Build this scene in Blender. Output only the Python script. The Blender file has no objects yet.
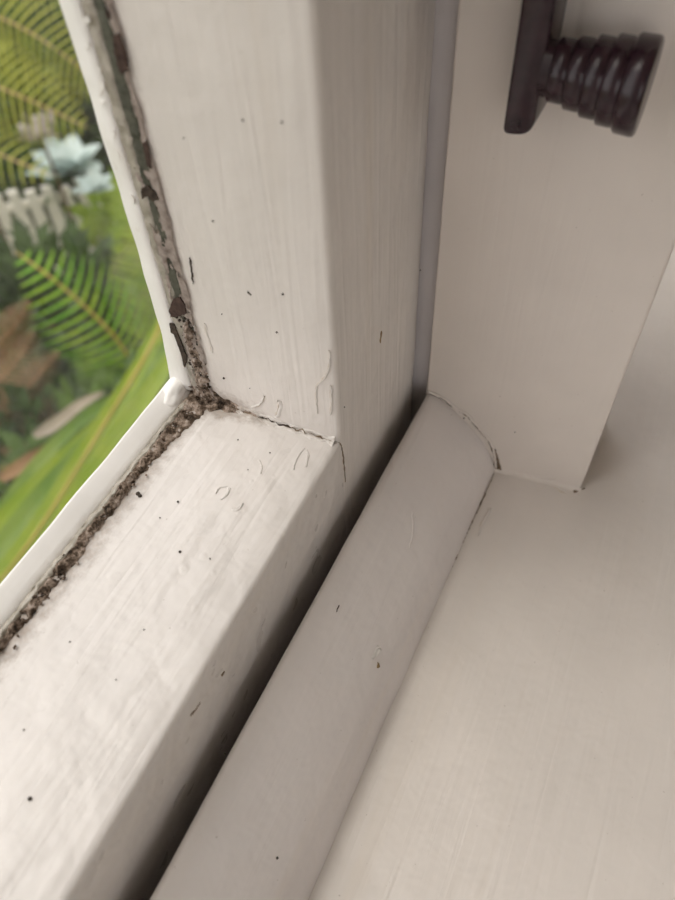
import bpy, bmesh, math, random
from mathutils import Vector, Matrix, noise

random.seed(7)
scene = bpy.context.scene
C = scene.collection

# ------------------------------------------------------------------ camera
F_PX, CX, CY = 724.0, 337.5, 450.0            # focal length and centre of a 675 x 900 picture
AX = Vector((0.42742359, -0.72095585, 0.54546471))     # world axes in camera space (x right, y down, z forward)
AY = Vector((-0.90313654, -0.31337536, 0.29349665))
AZ = Vector((-0.04066293, -0.61807650, -0.78506558))
CAM = Vector((-0.09415994, -0.04987672, 0.13246214))   # origin = inner front corner where stile meets rail
MM = 0.001

def cam_to_world(v):
    return Vector((AX.dot(v), AY.dot(v), AZ.dot(v)))

cam_data = bpy.data.cameras.new('camera')
cam = bpy.data.objects.new('camera', cam_data)
C.objects.link(cam)
right, up, back = cam_to_world(Vector((1, 0, 0))), cam_to_world(Vector((0, -1, 0))), cam_to_world(Vector((0, 0, -1)))
m = Matrix((right, up, back)).transposed().to_4x4()
m.translation = CAM
cam.matrix_world = m
cam_data.sensor_fit = 'VERTICAL'
cam_data.sensor_height = 7.3
cam_data.sensor_width = 7.3
cam_data.lens = 7.3 * F_PX / 900.0
cam_data.clip_start = 0.005
cam_data.clip_end = 200
cam_data.dof.use_dof = True
cam_data.dof.focus_distance = 0.172
cam_data.dof.aperture_fstop = 2.9
scene.camera = cam

# ------------------------------------------------------------------ world, sun, exposure
world = bpy.data.worlds.new('overcast_sky')
scene.world = world
world.use_nodes = True
bg = world.node_tree.nodes['Background']
bg.inputs['Color'].default_value = (1.0, 0.975, 0.975, 1)
bg.inputs['Strength'].default_value = 1.0
sun_data = bpy.data.lights.new('hazy_sun', 'SUN')
sun_data.energy = 0.95
sun_data.angle = math.radians(38)
sun_data.color = (1.0, 0.95, 0.85)
sun = bpy.data.objects.new('hazy_sun', sun_data)
C.objects.link(sun)
sun.rotation_euler = Vector((-0.16, 0.34, 0.9)).to_track_quat('Z', 'Y').to_euler()
vs = scene.view_settings
vs.view_transform = 'Standard'
vs.look = 'None'
vs.gamma = 1
vs.use_curve_mapping = False
vs.exposure = 0.76

# ------------------------------------------------------------------ picture measurements -> places
def ray(px, py):
    return cam_to_world(Vector((px - CX, py - CY, F_PX)))
def on_plane(px, py, axis, val):
    r = ray(px, py)
    return CAM + r * ((val - CAM[axis]) / r[axis])
def W(px, py, dist):
    return CAM + ray(px, py).normalized() * dist

# ------------------------------------------------------------------ materials
def new_mat(name):
    mt = bpy.data.materials.new(name)
    mt.use_nodes = True
    nt = mt.node_tree
    return mt, nt, nt.nodes['Principled BSDF']
def N(nt, typ, **kw):
    n = nt.nodes.new(typ)
    for k, v in kw.items():
        setattr(n, k, v)
    return n
def pos_node(nt, scale):
    g = N(nt, 'ShaderNodeNewGeometry')
    mp = N(nt, 'ShaderNodeMapping')
    mp.inputs['Scale'].default_value = scale
    nt.links.new(g.outputs['Position'], mp.inputs['Vector'])
    return mp.outputs['Vector']
def noise_tex(nt, vec, scale, detail=4, rough=0.55, dist=0.0):
    n = N(nt, 'ShaderNodeTexNoise')
    n.inputs['Scale'].default_value = scale
    n.inputs['Detail'].default_value = detail
    n.inputs['Roughness'].default_value = rough
    n.inputs['Distortion'].default_value = dist
    nt.links.new(vec, n.inputs['Vector'])
    return n.outputs['Fac']
def ramp(nt, fac, stops):
    r = N(nt, 'ShaderNodeValToRGB')
    e = r.color_ramp.elements
    while len(e) < len(stops):
        e.new(0.5)
    for el, (p, c) in zip(e, stops):
        el.position = p
        el.color = (c[0], c[1], c[2], 1) if not isinstance(c, (int, float)) else (c, c, c, 1)
    nt.links.new(fac, r.inputs['Fac'])
    return r.outputs['Color']
def mixc(nt, fac, a, b, mode='MIX'):
    x = N(nt, 'ShaderNodeMix', data_type='RGBA', blend_type=mode)
    for sock, v in ((x.inputs[0], fac), (x.inputs[6], a), (x.inputs[7], b)):
        if hasattr(v, 'default_value') or hasattr(v, 'links'):
            nt.links.new(v, sock)
        elif isinstance(v, (int, float)):
            sock.default_value = v
        else:
            sock.default_value = (v[0], v[1], v[2], 1)
    return x.outputs[2]
def mth(nt, op, a, b=None, c=None, clamp=False):
    x = N(nt, 'ShaderNodeMath', operation=op, use_clamp=clamp)
    for i, v in enumerate((a, b, c)):
        if v is None:
            continue
        if isinstance(v, (int, float)):
            x.inputs[i].default_value = v
        else:
            nt.links.new(v, x.inputs[i])
    return x.outputs[0]
def smooth(nt, v, lo, hi):
    x = N(nt, 'ShaderNodeMapRange', interpolation_type='SMOOTHSTEP')
    nt.links.new(v, x.inputs['Value'])
    x.inputs['From Min'].default_value = lo
    x.inputs['From Max'].default_value = hi
    return x.outputs['Result']

def paint(name, col, grain, rough=0.42, streak=1.0, lumps=1.0, stain=None, blotch=0.04, pimple=0.0):
    """old brush-painted timber: brush lines along the grain axis (0 x, 1 y, 2 z), blobs, faint yellowing"""
    mt, nt, b = new_mat(name)
    sc = [1.0, 1.0, 1.0]
    sc[grain] = 0.055
    v_str = pos_node(nt, sc)
    v_iso = pos_node(nt, (1, 1, 1))
    n_fine = noise_tex(nt, v_str, 1500, 3, 0.6)
    n_str = noise_tex(nt, v_str, 300, 2, 0.45, 0.9)
    n_lump = noise_tex(nt, v_iso, 150, 2, 0.45, 0.25)
    n_big = noise_tex(nt, v_iso, 40, 3, 0.5)
    h = mth(nt, 'MULTIPLY', n_str, 0.42 * streak)
    h = mth(nt, 'MULTIPLY_ADD', n_fine, 0.05 * streak, h)
    h = mth(nt, 'MULTIPLY_ADD', n_lump, 0.38 * lumps, h)
    h = mth(nt, 'MULTIPLY_ADD', n_big, 0.8 * lumps, h)
    if pimple:
        vo = N(nt, 'ShaderNodeTexVoronoi')
        vo.inputs['Scale'].default_value = 170
        nt.links.new(v_iso, vo.inputs['Vector'])
        pm = smooth(nt, mth(nt, 'MULTIPLY_ADD', n_lump, 0.5, vo.outputs['Distance']), 0.42, 0.24)
        msk = smooth(nt, n_big, 0.50, 0.66)
        h = mth(nt, 'MULTIPLY_ADD', mth(nt, 'MULTIPLY', pm, msk), 0.35 * pimple, h)
    bp = N(nt, 'ShaderNodeBump')
    bp.inputs['Strength'].default_value = 1.0
    bp.inputs['Distance'].default_value = 0.00095
    nt.links.new(h, bp.inputs['Height'])
    nt.links.new(bp.outputs['Normal'], b.inputs['Normal'])
    base = ramp(nt, n_big, [(0.3, [c * (1 - blotch) for c in col]), (0.7, [min(1, c * (1 + blotch)) for c in col])])
    yel = smooth(nt, noise_tex(nt, v_str, 90, 3), 0.55, 0.8)
    base = mixc(nt, mth(nt, 'MULTIPLY', yel, 0.25), base, (col[0] * 0.97, col[1] * 0.91, col[2] * 0.80))
    # tiny grime specks in the brush lines
    sp = smooth(nt, noise_tex(nt, v_iso, 900, 2, 0.5), 0.74, 0.80)
    base = mixc(nt, mth(nt, 'MULTIPLY', sp, 0.35), base, (0.25, 0.19, 0.14))
    if stain:
        base = stain(nt, base, v_iso)
    nt.links.new(base, b.inputs['Base Color'])
    b.inputs['Roughness'].default_value = rough
    rg = ramp(nt, n_lump, [(0.3, rough - 0.06), (0.7, rough + 0.10)])
    nt.links.new(rg, b.inputs['Roughness'])
    b.inputs['Specular IOR Level'].default_value = 0.45
    return mt

CREAM = (0.80, 0.755, 0.715)
def sash_stain(nt, base, v_iso):
    """mould and grime that has crept out of the glazing joint and the corner joint"""
    g = N(nt, 'ShaderNodeNewGeometry')
    s = N(nt, 'ShaderNodeSeparateXYZ')
    nt.links.new(g.outputs['Position'], s.inputs[0])
    nz = noise_tex(nt, v_iso, 330, 6, 0.7)
    nz2 = noise_tex(nt, v_iso, 1300, 3, 0.6)
    # along the glass
    d1 = mth(nt, 'MULTIPLY_ADD', mth(nt, 'SUBTRACT', nz, 0.5), 0.011, s.outputs['Y'])
    m1 = smooth(nt, d1, 0.0320, 0.0385)
    # into the corner: distance to the joint line, growing toward the glass
    ax = mth(nt, 'ABSOLUTE', s.outputs['X'])
    az = mth(nt, 'ABSOLUTE', s.outputs['Z'])
    dd = mth(nt, 'MAXIMUM', ax, az)
    reach = mth(nt, 'MULTIPLY_ADD', s.outputs['Y'], 0.30, -0.0012)
    d2 = mth(nt, 'SUBTRACT', reach, dd)
    d2 = mth(nt, 'MULTIPLY_ADD', mth(nt, 'SUBTRACT', nz, 0.5), 0.012, d2)
    m2 = smooth(nt, d2, 0.0004, 0.0058)
    mm_ = mth(nt, 'MAXIMUM', m1, m2)
    mm_ = mth(nt, 'MULTIPLY', mm_, ramp(nt, nz2, [(0.30, 0.45), (0.62, 1.0)]), clamp=True)
    dirt = ramp(nt, nz2, [(0.32, (0.10, 0.075, 0.05)), (0.55, (0.36, 0.29, 0.235))])
    return mixc(nt, mth(nt, 'MULTIPLY', mm_, 0.85), base, dirt)

M = {}
M['stile'] = paint('cream_paint_vertical_brush', (0.78, 0.735, 0.695), 2, 0.38, 0.9, 1.0, sash_stain)
M['rail'] = paint('cream_paint_lengthwise_brush', (0.775, 0.735, 0.705), 0, 0.32, 0.7, 1.6, sash_stain, pimple=0.55)
M['mullion'] = paint('cream_paint_post', (0.80, 0.735, 0.68), 2, 0.45, 0.5, 0.45)
M['rebate'] = paint('grey_paint_rebate', (0.66, 0.62, 0.62), 2, 0.5, 0.4, 0.3)
M['moulding'] = paint('cream_paint_moulding', (0.86, 0.81, 0.79), 0, 0.34, 0.6, 0.7)
M['sill'] = paint('cream_paint_sill', (0.80, 0.745, 0.705), 0, 0.40, 0.5, 0.5)
M['outer_sill'] = paint('weathered_dark_sill', (0.16, 0.145, 0.13), 0, 0.8, 0.6, 0.5)
M['bead'] = paint('bright_white_bead', (0.90, 0.88, 0.85), 0, 0.38, 0.4, 0.7, blotch=0.02)
M['wall'] = paint('warm_wall', (0.82, 0.73, 0.66), 2, 0.8, 0.1, 0.2)
M['ceiling'] = paint('ceiling_white', (0.85, 0.80, 0.74), 0, 0.9, 0.1, 0.2)

def wood_floor():
    mt, nt, b = new_mat('pale_wood_floor')
    n = noise_tex(nt, pos_node(nt, (2, 30, 2)), 3, 5)
    nt.links.new(ramp(nt, n, [(0.3, (0.42, 0.30, 0.20)), (0.7, (0.58, 0.44, 0.31))]), b.inputs['Base Color'])
    b.inputs['Roughness'].default_value = 0.45
    return mt
M['floor'] = wood_floor()

def noisy(name, stops, scale, rough=0.8, bump=0.0, detail=6, stretch=(1, 1, 1), spec=0.3, nrough=0.65):
    mt, nt, b = new_mat(name)
    v = pos_node(nt, stretch)
    n = noise_tex(nt, v, scale, detail, nrough)
    nt.links.new(ramp(nt, n, stops), b.inputs['Base Color'])
    b.inputs['Roughness'].default_value = rough
    b.inputs['Specular IOR Level'].default_value = spec
    if bump:
        bp = N(nt, 'ShaderNodeBump')
        bp.inputs['Strength'].default_value = 1.0
        bp.inputs['Distance'].default_value = bump
        nt.links.new(n, bp.inputs['Height'])
        nt.links.new(bp.outputs['Normal'], b.inputs['Normal'])
    return mt
M['dirt'] = noisy('packed_grime', [(0.35, (0.02, 0.014, 0.010)), (0.45, (0.12, 0.085, 0.06)), (0.53, (0.31, 0.24, 0.19)), (0.66, (0.54, 0.46, 0.41))], 460, 0.95, 0.0004)
M['dirt_dark'] = noisy('dark_mould', [(0.35, (0.02, 0.015, 0.012)), (0.7, (0.11, 0.08, 0.06))], 900, 0.95, 0.0002)
M['old_green'] = noisy('old_green_grey_paint', [(0.35, (0.055, 0.056, 0.042)), (0.65, (0.13, 0.13, 0.10))], 500, 0.6, 0.0001)
M['sealant'] = noisy('grey_old_sealant', [(0.35, (0.30, 0.27, 0.22)), (0.65, (0.52, 0.48, 0.42))], 260, 0.28, 0.0002, spec=0.6)
M['film'] = noisy('pinkish_grimy_paint_film', [(0.33, (0.33, 0.26, 0.22)), (0.50, (0.60, 0.52, 0.47)), (0.7, (0.72, 0.66, 0.61))], 420, 0.75, 0.0002)
M['bare_wood'] = noisy('bare_brown_wood', [(0.3, (0.030, 0.018, 0.016)), (0.7, (0.11, 0.07, 0.055))], 700, 0.9, 0.0003)
M['crack'] = noisy('crack_grime', [(0.35, (0.10, 0.07, 0.045)), (0.7, (0.36, 0.27, 0.19))], 900, 0.95)
M['speck'] = noisy('fly_speck', [(0.3, (0.03, 0.025, 0.02)), (0.7, (0.09, 0.07, 0.055))], 400, 0.7)
M['flake'] = paint('loose_white_paint_flake', (0.86, 0.83, 0.79), 0, 0.4, 0.3, 0.4)
M['caulk'] = noisy('yellowed_filler', [(0.3, (0.60, 0.52, 0.44)), (0.7, (0.74, 0.67, 0.60))], 300, 0.6, 0.0002)
M['ochre'] = noisy('bare_ochre_timber', [(0.3, (0.16, 0.10, 0.05)), (0.7, (0.36, 0.25, 0.12))], 800, 0.8)

def bronze():
    mt, nt, b = new_mat('dark_plum_bronze')
    n = noise_tex(nt, pos_node(nt, (1, 1, 1)), 300, 4)
    nt.links.new(ramp(nt, n, [(0.3, (0.020, 0.008, 0.013)), (0.7, (0.036, 0.015, 0.022))]), b.inputs['Base Color'])
    b.inputs['Roughness'].default_value = 0.24
    b.inputs['Specular IOR Level'].default_value = 0.5
    return mt
M['bronze'] = bronze()

def glass():
    mt, nt, b = new_mat('window_glass')
    nt.nodes.remove(b)
    out = nt.nodes['Material Output']
    tr = N(nt, 'ShaderNodeBsdfTransparent')
    tr.inputs['Color'].default_value = (0.985, 0.985, 0.98, 1)
    gl = N(nt, 'ShaderNodeBsdfGlossy')
    gl.inputs['Roughness'].default_value = 0.02
    lw = N(nt, 'ShaderNodeLayerWeight')
    lw.inputs['Blend'].default_value = 0.5
    fr = mth(nt, 'MULTIPLY_ADD', mth(nt, 'POWER', lw.outputs['Facing'], 4.0), 0.5, 0.015)
    mx = N(nt, 'ShaderNodeMixShader')
    nt.links.new(fr, mx.inputs[0])
    nt.links.new(tr.outputs[0], mx.inputs[1])
    nt.links.new(gl.outputs[0], mx.inputs[2])
    # thin film of dust
    df = N(nt, 'ShaderNodeBsdfDiffuse')
    df.inputs['Color'].default_value = (0.8, 0.8, 0.76, 1)
    v = pos_node(nt, (1, 1, 1))
    dn = smooth(nt, noise_tex(nt, v, 60, 5, 0.6), 0.45, 0.8)
    sp = smooth(nt, noise_tex(nt, v, 700, 2, 0.5), 0.77, 0.81)
    fac = mth(nt, 'MULTIPLY_ADD', dn, 0.05, 0.015)
    fac = mth(nt, 'MULTIPLY_ADD', sp, 0.4, fac)
    m2 = N(nt, 'ShaderNodeMixShader')
    nt.links.new(fac, m2.inputs[0])
    nt.links.new(mx.outputs[0], m2.inputs[1])
    nt.links.new(df.outputs[0], m2.inputs[2])
    nt.links.new(m2.outputs[0], out.inputs['Surface'])
    return mt
M['glass'] = glass()

def leaf(name, c1, c2, scale=9, trans=0.45):
    mt, nt, b = new_mat(name)
    out = nt.nodes['Material Output']
    n = noise_tex(nt, pos_node(nt, (1, 1, 1)), scale, 3)
    col = ramp(nt, n, [(0.35, c1), (0.65, c2)])
    nt.links.new(col, b.inputs['Base Color'])
    b.inputs['Roughness'].default_value = 0.5
    t = N(nt, 'ShaderNodeBsdfTranslucent')
    nt.links.new(col, t.inputs['Color'])
    mx = N(nt, 'ShaderNodeMixShader')
    mx.inputs[0].default_value = trans
    nt.links.new(b.outputs[0], mx.inputs[1])
    nt.links.new(t.outputs[0], mx.inputs[2])
    nt.links.new(mx.outputs[0], out.inputs['Surface'])
    return mt
M['fern_yellow'] = leaf('yellow_green_fern', (0.30, 0.36, 0.04), (0.48, 0.50, 0.08))
M['fern_green'] = leaf('bright_green_fern', (0.14, 0.42, 0.015), (0.40, 0.58, 0.03), 14)
M['rachis'] = leaf('ochre_rachis', (0.42, 0.33, 0.06), (0.55, 0.42, 0.09), 20, 0.1)
M['rachis_pink'] = leaf('tan_rachis', (0.55, 0.40, 0.16), (0.62, 0.46, 0.22), 20, 0.1)
M['shrub_dark'] = leaf('dark_shrub', (0.03, 0.065, 0.018), (0.085, 0.15, 0.035))
M['shrub_mid'] = leaf('mid_shrub', (0.06, 0.13, 0.02), (0.14, 0.24, 0.04))
M['shrub_olive'] = leaf('olive_shrub', (0.13, 0.15, 0.035), (0.24, 0.26, 0.07))
M['strap'] = leaf('lime_strap_leaf', (0.27, 0.42, 0.03), (0.42, 0.52, 0.06), 16)
M['strap_soft'] = leaf('soft_green_strap_leaf', (0.16, 0.30, 0.05), (0.30, 0.42, 0.09), 16)
M['blue_leaf'] = leaf('blue_grey_leaf', (0.44, 0.55, 0.53), (0.66, 0.75, 0.73), 20, 0.15)
M['dead'] = leaf('dead_brown_frond', (0.24, 0.12, 0.05), (0.45, 0.27, 0.14), 12, 0.2)
M['dead_pale'] = leaf('bleached_dead_leaf', (0.36, 0.30, 0.24), (0.52, 0.45, 0.37), 12, 0.2)
M['trunk'] = noisy('fibrous_trunk', [(0.3, (0.06, 0.035, 0.02)), (0.7, (0.22, 0.13, 0.07))], 40, 0.95, 0.01, stretch=(1, 1, 0.2))
M['ground'] = noisy('mulch_and_moss', [(0.30, (0.05, 0.04, 0.025)), (0.5, (0.10, 0.11, 0.04)), (0.7, (0.17, 0.19, 0.06))], 4, 0.95)
M['grass'] = leaf('lawn_grass', (0.16, 0.27, 0.04), (0.30, 0.42, 0.08), 5)
M['picket'] = noisy('weathered_white_timber', [(0.3, (0.86, 0.82, 0.74)), (0.7, (0.93, 0.90, 0.84))], 30, 0.8)
M['rock'] = noisy('grey_rock', [(0.3, (0.10, 0.10, 0.10)), (0.7, (0.30, 0.29, 0.29))], 18, 0.9, 0.004)
M['rock_dark'] = noisy('dark_slate_rock', [(0.3, (0.03, 0.03, 0.035)), (0.7, (0.10, 0.10, 0.11))], 18, 0.9, 0.004)
M['petal'] = leaf('pale_mauve_petal', (0.42, 0.33, 0.37), (0.60, 0.54, 0.57), 30, 0.2)

# ------------------------------------------------------------------ object helpers
def obj(name, bm_or_mesh, mats, parent=None, smooth_shade=True, kind=None, label=None):
    if isinstance(bm_or_mesh, bmesh.types.BMesh):
        me = bpy.data.meshes.new(name)
        bmesh.ops.recalc_face_normals(bm_or_mesh, faces=bm_or_mesh.faces[:]) if smooth_shade != 'keep' else None
        bm_or_mesh.to_mesh(me)
        bm_or_mesh.free()
    else:
        me = bm_or_mesh
    if not isinstance(mats, (list, tuple)):
        mats = [mats]
    for mt in mats:
        me.materials.append(mt)
    if smooth_shade:
        for p in me.polygons:
            p.use_smooth = True
    o = bpy.data.objects.new(name, me)
    C.objects.link(o)
    if parent is not None:
        o.parent = parent
        o.matrix_parent_inverse = Matrix.Translation(-parent.location) if parent.type == 'EMPTY' else parent_inv(parent)
    if kind:
        o['kind'] = kind
    if label:
        o['label'] = label
    return o
def parent_inv(p):
    return Matrix.Identity(4)
def thing(name, label, cat, loc=(0, 0, 0), group=None, kind=None):
    o = bpy.data.objects.new(name, None)
    C.objects.link(o)
    o.location = loc
    o.empty_display_size = 0.02
    o['label'] = label
    o['category'] = cat
    if group:
        o['group'] = group
    if kind:
        o['kind'] = kind
    return o
def tag(o, label, cat, group=None, kind=None):
    o['label'] = label
    o['category'] = cat
    if group:
        o['group'] = group
    if kind:
        o['kind'] = kind
    return o
def by_angle(o, deg=35):
    """flat where edges are sharp, smooth elsewhere"""
    me = o.data
    bm = bmesh.new()
    bm.from_mesh(me)
    for e in bm.edges:
        if len(e.link_faces) == 2 and e.calc_face_angle(0) > math.radians(deg):
            e.smooth = False
    bm.to_mesh(me)
    bm.free()
    return o
def box_bm(lo, hi, bm=None, bevel=0.0):
    bm = bm or bmesh.new()
    r = bmesh.ops.create_cube(bm, size=1.0)
    c = [(a + b) / 2 for a, b in zip(lo, hi)]
    s = [b - a for a, b in zip(lo, hi)]
    for v in r['verts']:
        v.co = Vector((c[i] + v.co[i] * s[i] for i in range(3)))
    if bevel:
        es = {e for v in r['verts'] for e in v.link_edges}
        bmesh.ops.bevel(bm, geom=list(es), offset=bevel, segments=3, affect='EDGES', profile=0.5)
    return bm
def round_poly(pts, rads, seg=6):
    """2-D polygon with rounded corners"""
    out = []
    n = len(pts)
    for i in range(n):
        p = Vector(pts[i])
        r = rads[i]
        if r <= 0:
            out.append(p)
            continue
        a = (Vector(pts[i - 1]) - p).normalized()
        b = (Vector(pts[(i + 1) % n]) - p).normalized()
        p0, p1 = p + a * r, p + b * r
        for k in range(seg + 1):
            t = k / seg
            out.append((1 - t) ** 2 * p0 + 2 * t * (1 - t) * p + t * t * p1)
    return out
def stations(a, b, dense_lo, dense_hi, d_dense, d_coarse):
    s, x = [], a
    while x < b - 1e-9:
        s.append(x)
        x += d_dense if dense_lo <= x < dense_hi else d_coarse
        if s[-1] < dense_lo < x:
            x = dense_lo
    s.append(b)
    return s
def extrude(profile, sts, place, wob=0.0, wscale=60.0):
    """sweep a closed 2-D profile along stations; place(p, s) -> 3-D"""
    bm = bmesh.new()
    rings = []
    for s in sts:
        ring = []
        for p in profile:
            q = place(p, s)
            if wob:
                q = q + Vector([noise.noise(q * wscale + Vector((k * 17.3, 0, 0))) for k in range(3)]) * wob
            ring.append(bm.verts.new(q))
        rings.append(ring)
    n = len(profile)
    for a, b in zip(rings, rings[1:]):
        for i in range(n):
            j = (i + 1) % n
            bm.faces.new((a[i], a[j], b[j], b[i]))
    bm.faces.new(rings[0])
    bm.faces.new(list(reversed(rings[-1])))
    return bm
def chaikin(pts, it=2):
    for _ in range(it):
        q = [pts[0]]
        for a, b in zip(pts, pts[1:]):
            q += [a * 0.75 + b * 0.25, a * 0.25 + b * 0.75]
        q.append(pts[-1])
        pts = q
    return pts

# ------------------------------------------------------------------ the sash: one profile for all four members
# (u, y): u = distance into the glass opening, y = depth from the room face, metres
GLASS_Y = 46.5 * MM
OPEN_X0, OPEN_X1, OPEN_Z1 = -0.430, 0.0, 0.80
SEC = 0.050
def reveal_u(y):
    """height of the reveal surface over the corner line"""
    t = y / MM
    if t < 18:
        return (1.15 * math.sin(t / 18 * math.pi / 2)) * MM
    return (1.15 - 0.75 * ((t - 18) / 22) ** 1.3 - (0.42 * max(0, t - 40.5))) * MM
def sash_profile(depth=SEC):
    pts = [(-depth, 0.0), (0.0, 0.0)]
    rr = round_poly([(-depth, 0.052), (-depth, 0.0), (0.0, 0.0), (0.0002, 0.006)], [0.001, 0.0012, 0.0017, 0], 6)
    rr = [p for p in rr][0:]
    prof = rr[:-1]
    for y in (3, 5, 7, 9, 11, 13, 15, 17, 18, 19, 21, 24, 27, 30, 33, 36, 39, 40.5, 42, 44, 46.5):
        prof.append(Vector((reveal_u(y * MM), y * MM)))
    prof += [Vector((-0.010, 0.0465)), Vector((-0.010, 0.052))]
    return prof
def build_sash(win, ox0, ox1, oz1, mats, detail, sec=SEC):
    prof = sash_profile(sec)
    if detail:
        zs = stations(-0.048, oz1 + SEC, -0.05, 0.13, 0.0025, 0.05)
        xs = stations(ox0, ox1 + 0.0005, -0.17, 1, 0.0025, 0.04)
    else:
        zs = stations(-0.048, oz1 + SEC, 9, 9, 1, 0.1)
        xs = stations(ox0, ox1, 9, 9, 1, 0.1)
    wob = 0.00012 if detail else 0
    for nm, bm, mt in (
        ('stile', extrude(prof, zs, lambda p, s: Vector((ox1 - p.x, p.y, s)), wob), mats[0]),
        ('stile', extrude(prof, zs, lambda p, s: Vector((ox0 + p.x, p.y, s))), mats[0]),
        ('rail', extrude(prof if True else prof, xs, lambda p, s: Vector((s, p.y, max(p.x, -0.048))), wob), mats[1]),
        ('rail', extrude(prof, xs, lambda p, s: Vector((s, p.y, oz1 - p.x))), mats[1])):
        by_angle(obj(nm, bm, mt, win), 50)
    obj('glass_pane', box_bm((ox0 - 0.006, GLASS_Y, -0.006), (ox1 + 0.006, GLASS_Y + 0.003, oz1 + 0.006)), M['glass'], win, False)

win1 = thing('window_1', 'cream painted timber window sash with peeling grimy glazing line beside the fern garden', 'window', (-0.215, 0.02, -0.048), kind='structure')
build_sash(win1, OPEN_X0, OPEN_X1, OPEN_Z1, (M['stile'], M['rail']), True)
win2 = thing('window_2', 'cream painted timber window sash on the far side of the post', 'window', (0.365, 0.02, -0.048), kind='structure')
build_sash(win2, 0.1175, 0.605, OPEN_Z1, (M['stile'], M['rail']), False, 0.025)

# ------------------------------------------------------------------ post between the two sashes, sill, moulding, outer frame
SILL_Z = -0.056
post = thing('trim_1', 'thick cream window post standing on the sill behind the dark catch', 'window post', (0.07, -0.03, SILL_Z), kind='structure')
def mull_x(y):                                  # left face of the post, slightly splayed
    return 0.0475 + (0.0525 - 0.0475) * ((-0.005 - y) / 0.0509)
pp = round_poly([(0.0475, -0.005), (0.0525, -0.0559), (0.0840, -0.0559), (0.0890, -0.005)], [0.0006, 0.0011, 0.0011, 0.0006], 5)
zs = stations(SILL_Z, 0.87, -0.06, 0.12, 0.004, 0.06)
by_angle(obj('post', extrude(pp, zs, lambda p, s: Vector((p.x, p.y, s)), 0.00012, 50), M['mullion'], post), 50)
rb = [Vector(p) for p in ((0.0515, -0.0049), (0.0515, 0.068), (0.0905, 0.068), (0.0905, -0.0049))]
obj('rebate', extrude(rb, [SILL_Z, 0.87], lambda p, s: Vector((p.x, p.y, s))), M['rebate'], post, False, label='greyer painted rebate strip beside the gap')

sill = obj('trim_2', box_bm((-0.62, -0.24, SILL_Z - 0.028), (0.80, -0.0048, SILL_Z), bevel=0.004), M['sill'])
by_angle(tag(sill, 'broad flat cream painted inner window sill board', 'window sill', kind='structure'))

mould = thing('trim_3', 'rounded cream stop moulding running along the sill beside the dark gap', 'moulding', (-0.2, -0.017, SILL_Z), kind='structure')
mp = chaikin([Vector(p) * MM for p in ((-5, -57), (-5, -33), (-5.0, -28.3), (-7.6, -28.0), (-12.5, -31.8), (-17.7, -36.4), (-23.3, -43.0), (-27.6, -50.5), (-29.3, -56.0), (-29.4, -57))], 2)
def mould_place(p, s):
    x = s / MM
    lift = 0.0
    top = max(0.0, (p.y / MM + 57) / 28.5)
    if x < 48:
        lift = min(4.0, (48 - x) / 28 * 2.2) if x > 20 else 2.2 + (20 - x) / 114 * 4.3
    lift = min(lift, 7.0)
    y = p.x
    if p.x < -0.025:
        y += 0.0012 * min(1, max(0, (48 - x) / 90))
    return Vector((s, y, p.y + lift * top * MM))
xs = stations(-0.56, 0.0495, -0.17, 1, 0.003, 0.04)
by_angle(obj('moulding', extrude(mp, xs, mould_place, 0.00022, 70), M['moulding'], mould), 60)

o = obj('trim_4', box_bm((-0.62, -0.0046, -0.09), (0.80, 0.075, -0.0515), bevel=0.001), M['outer_sill'])
tag(o, 'dark weathered outer sill under the window sash', 'outer sill', kind='structure')
o = obj('trim_5', box_bm((-0.56, -0.0559, -0.0555), (-0.4815, 0.10, 0.87), bevel=0.001), M['mullion'])
tag(o, 'cream painted left side jamb of the window frame', 'window jamb', kind='structure')
o = obj('trim_6', box_bm((0.6315, -0.0559, -0.0555), (0.71, 0.10, 0.87), bevel=0.001), M['mullion'])
tag(o, 'cream painted right side jamb of the window frame', 'window jamb', kind='structure')
o = obj('trim_7', box_bm((-0.62, -0.0559, 0.872), (0.80, 0.10, 0.94), bevel=0.001), M['mullion'])
tag(o, 'cream painted head board over both window sashes', 'window head', kind='structure')

# ------------------------------------------------------------------ room shell
RX0, RX1, RY0, RZ0, RZ1 = -1.9, 2.1, -2.6, -0.95, 1.45
def shell(name, boxes, mt, label, cat):
    bm = bmesh.new()
    for lo, hi in boxes:
        box_bm(lo, hi, bm)
    return tag(obj(name, bm, mt, None, False), label, cat, kind='structure')
shell('wall_front', [((RX0, 0.0, RZ0), (-0.56, 0.10, RZ1)), ((0.71, 0.0, RZ0), (RX1, 0.10, RZ1)),
                     ((-0.56, 0.0, RZ0), (0.71, 0.10, -0.09)), ((-0.56, 0.0, 0.94), (0.71, 0.10, RZ1))], M['wall'], 'warm cream room wall around the window', 'wall')
shell('wall_left', [((RX0 - 0.1, RY0, RZ0), (RX0, -2.2, RZ1)), ((RX0 - 0.1, -0.4, RZ0), (RX0, 0.10, RZ1)), ((RX0 - 0.1, -2.2, RZ0), (RX0, -0.4, -0.2)), ((RX0 - 0.1, -2.2, 1.15), (RX0, -0.4, RZ1))], M['wall'], 'warm cream wall on the left of the room', 'wall')
shell('wall_right', [((RX1, RY0, RZ0), (RX1 + 0.1, 0.10, RZ1))], M['wall'], 'warm cream wall on the right of the room', 'wall')
shell('wall_back', [((RX0, RY0 - 0.1, RZ0), (-0.4, RY0, RZ1)), ((0.445, RY0 - 0.1, RZ0), (RX1, RY0, RZ1)),
                    ((-0.4, RY0 - 0.1, 1.15), (0.445, RY0, RZ1))], M['wall'], 'warm cream wall around the added glazed door', 'wall')
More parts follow.
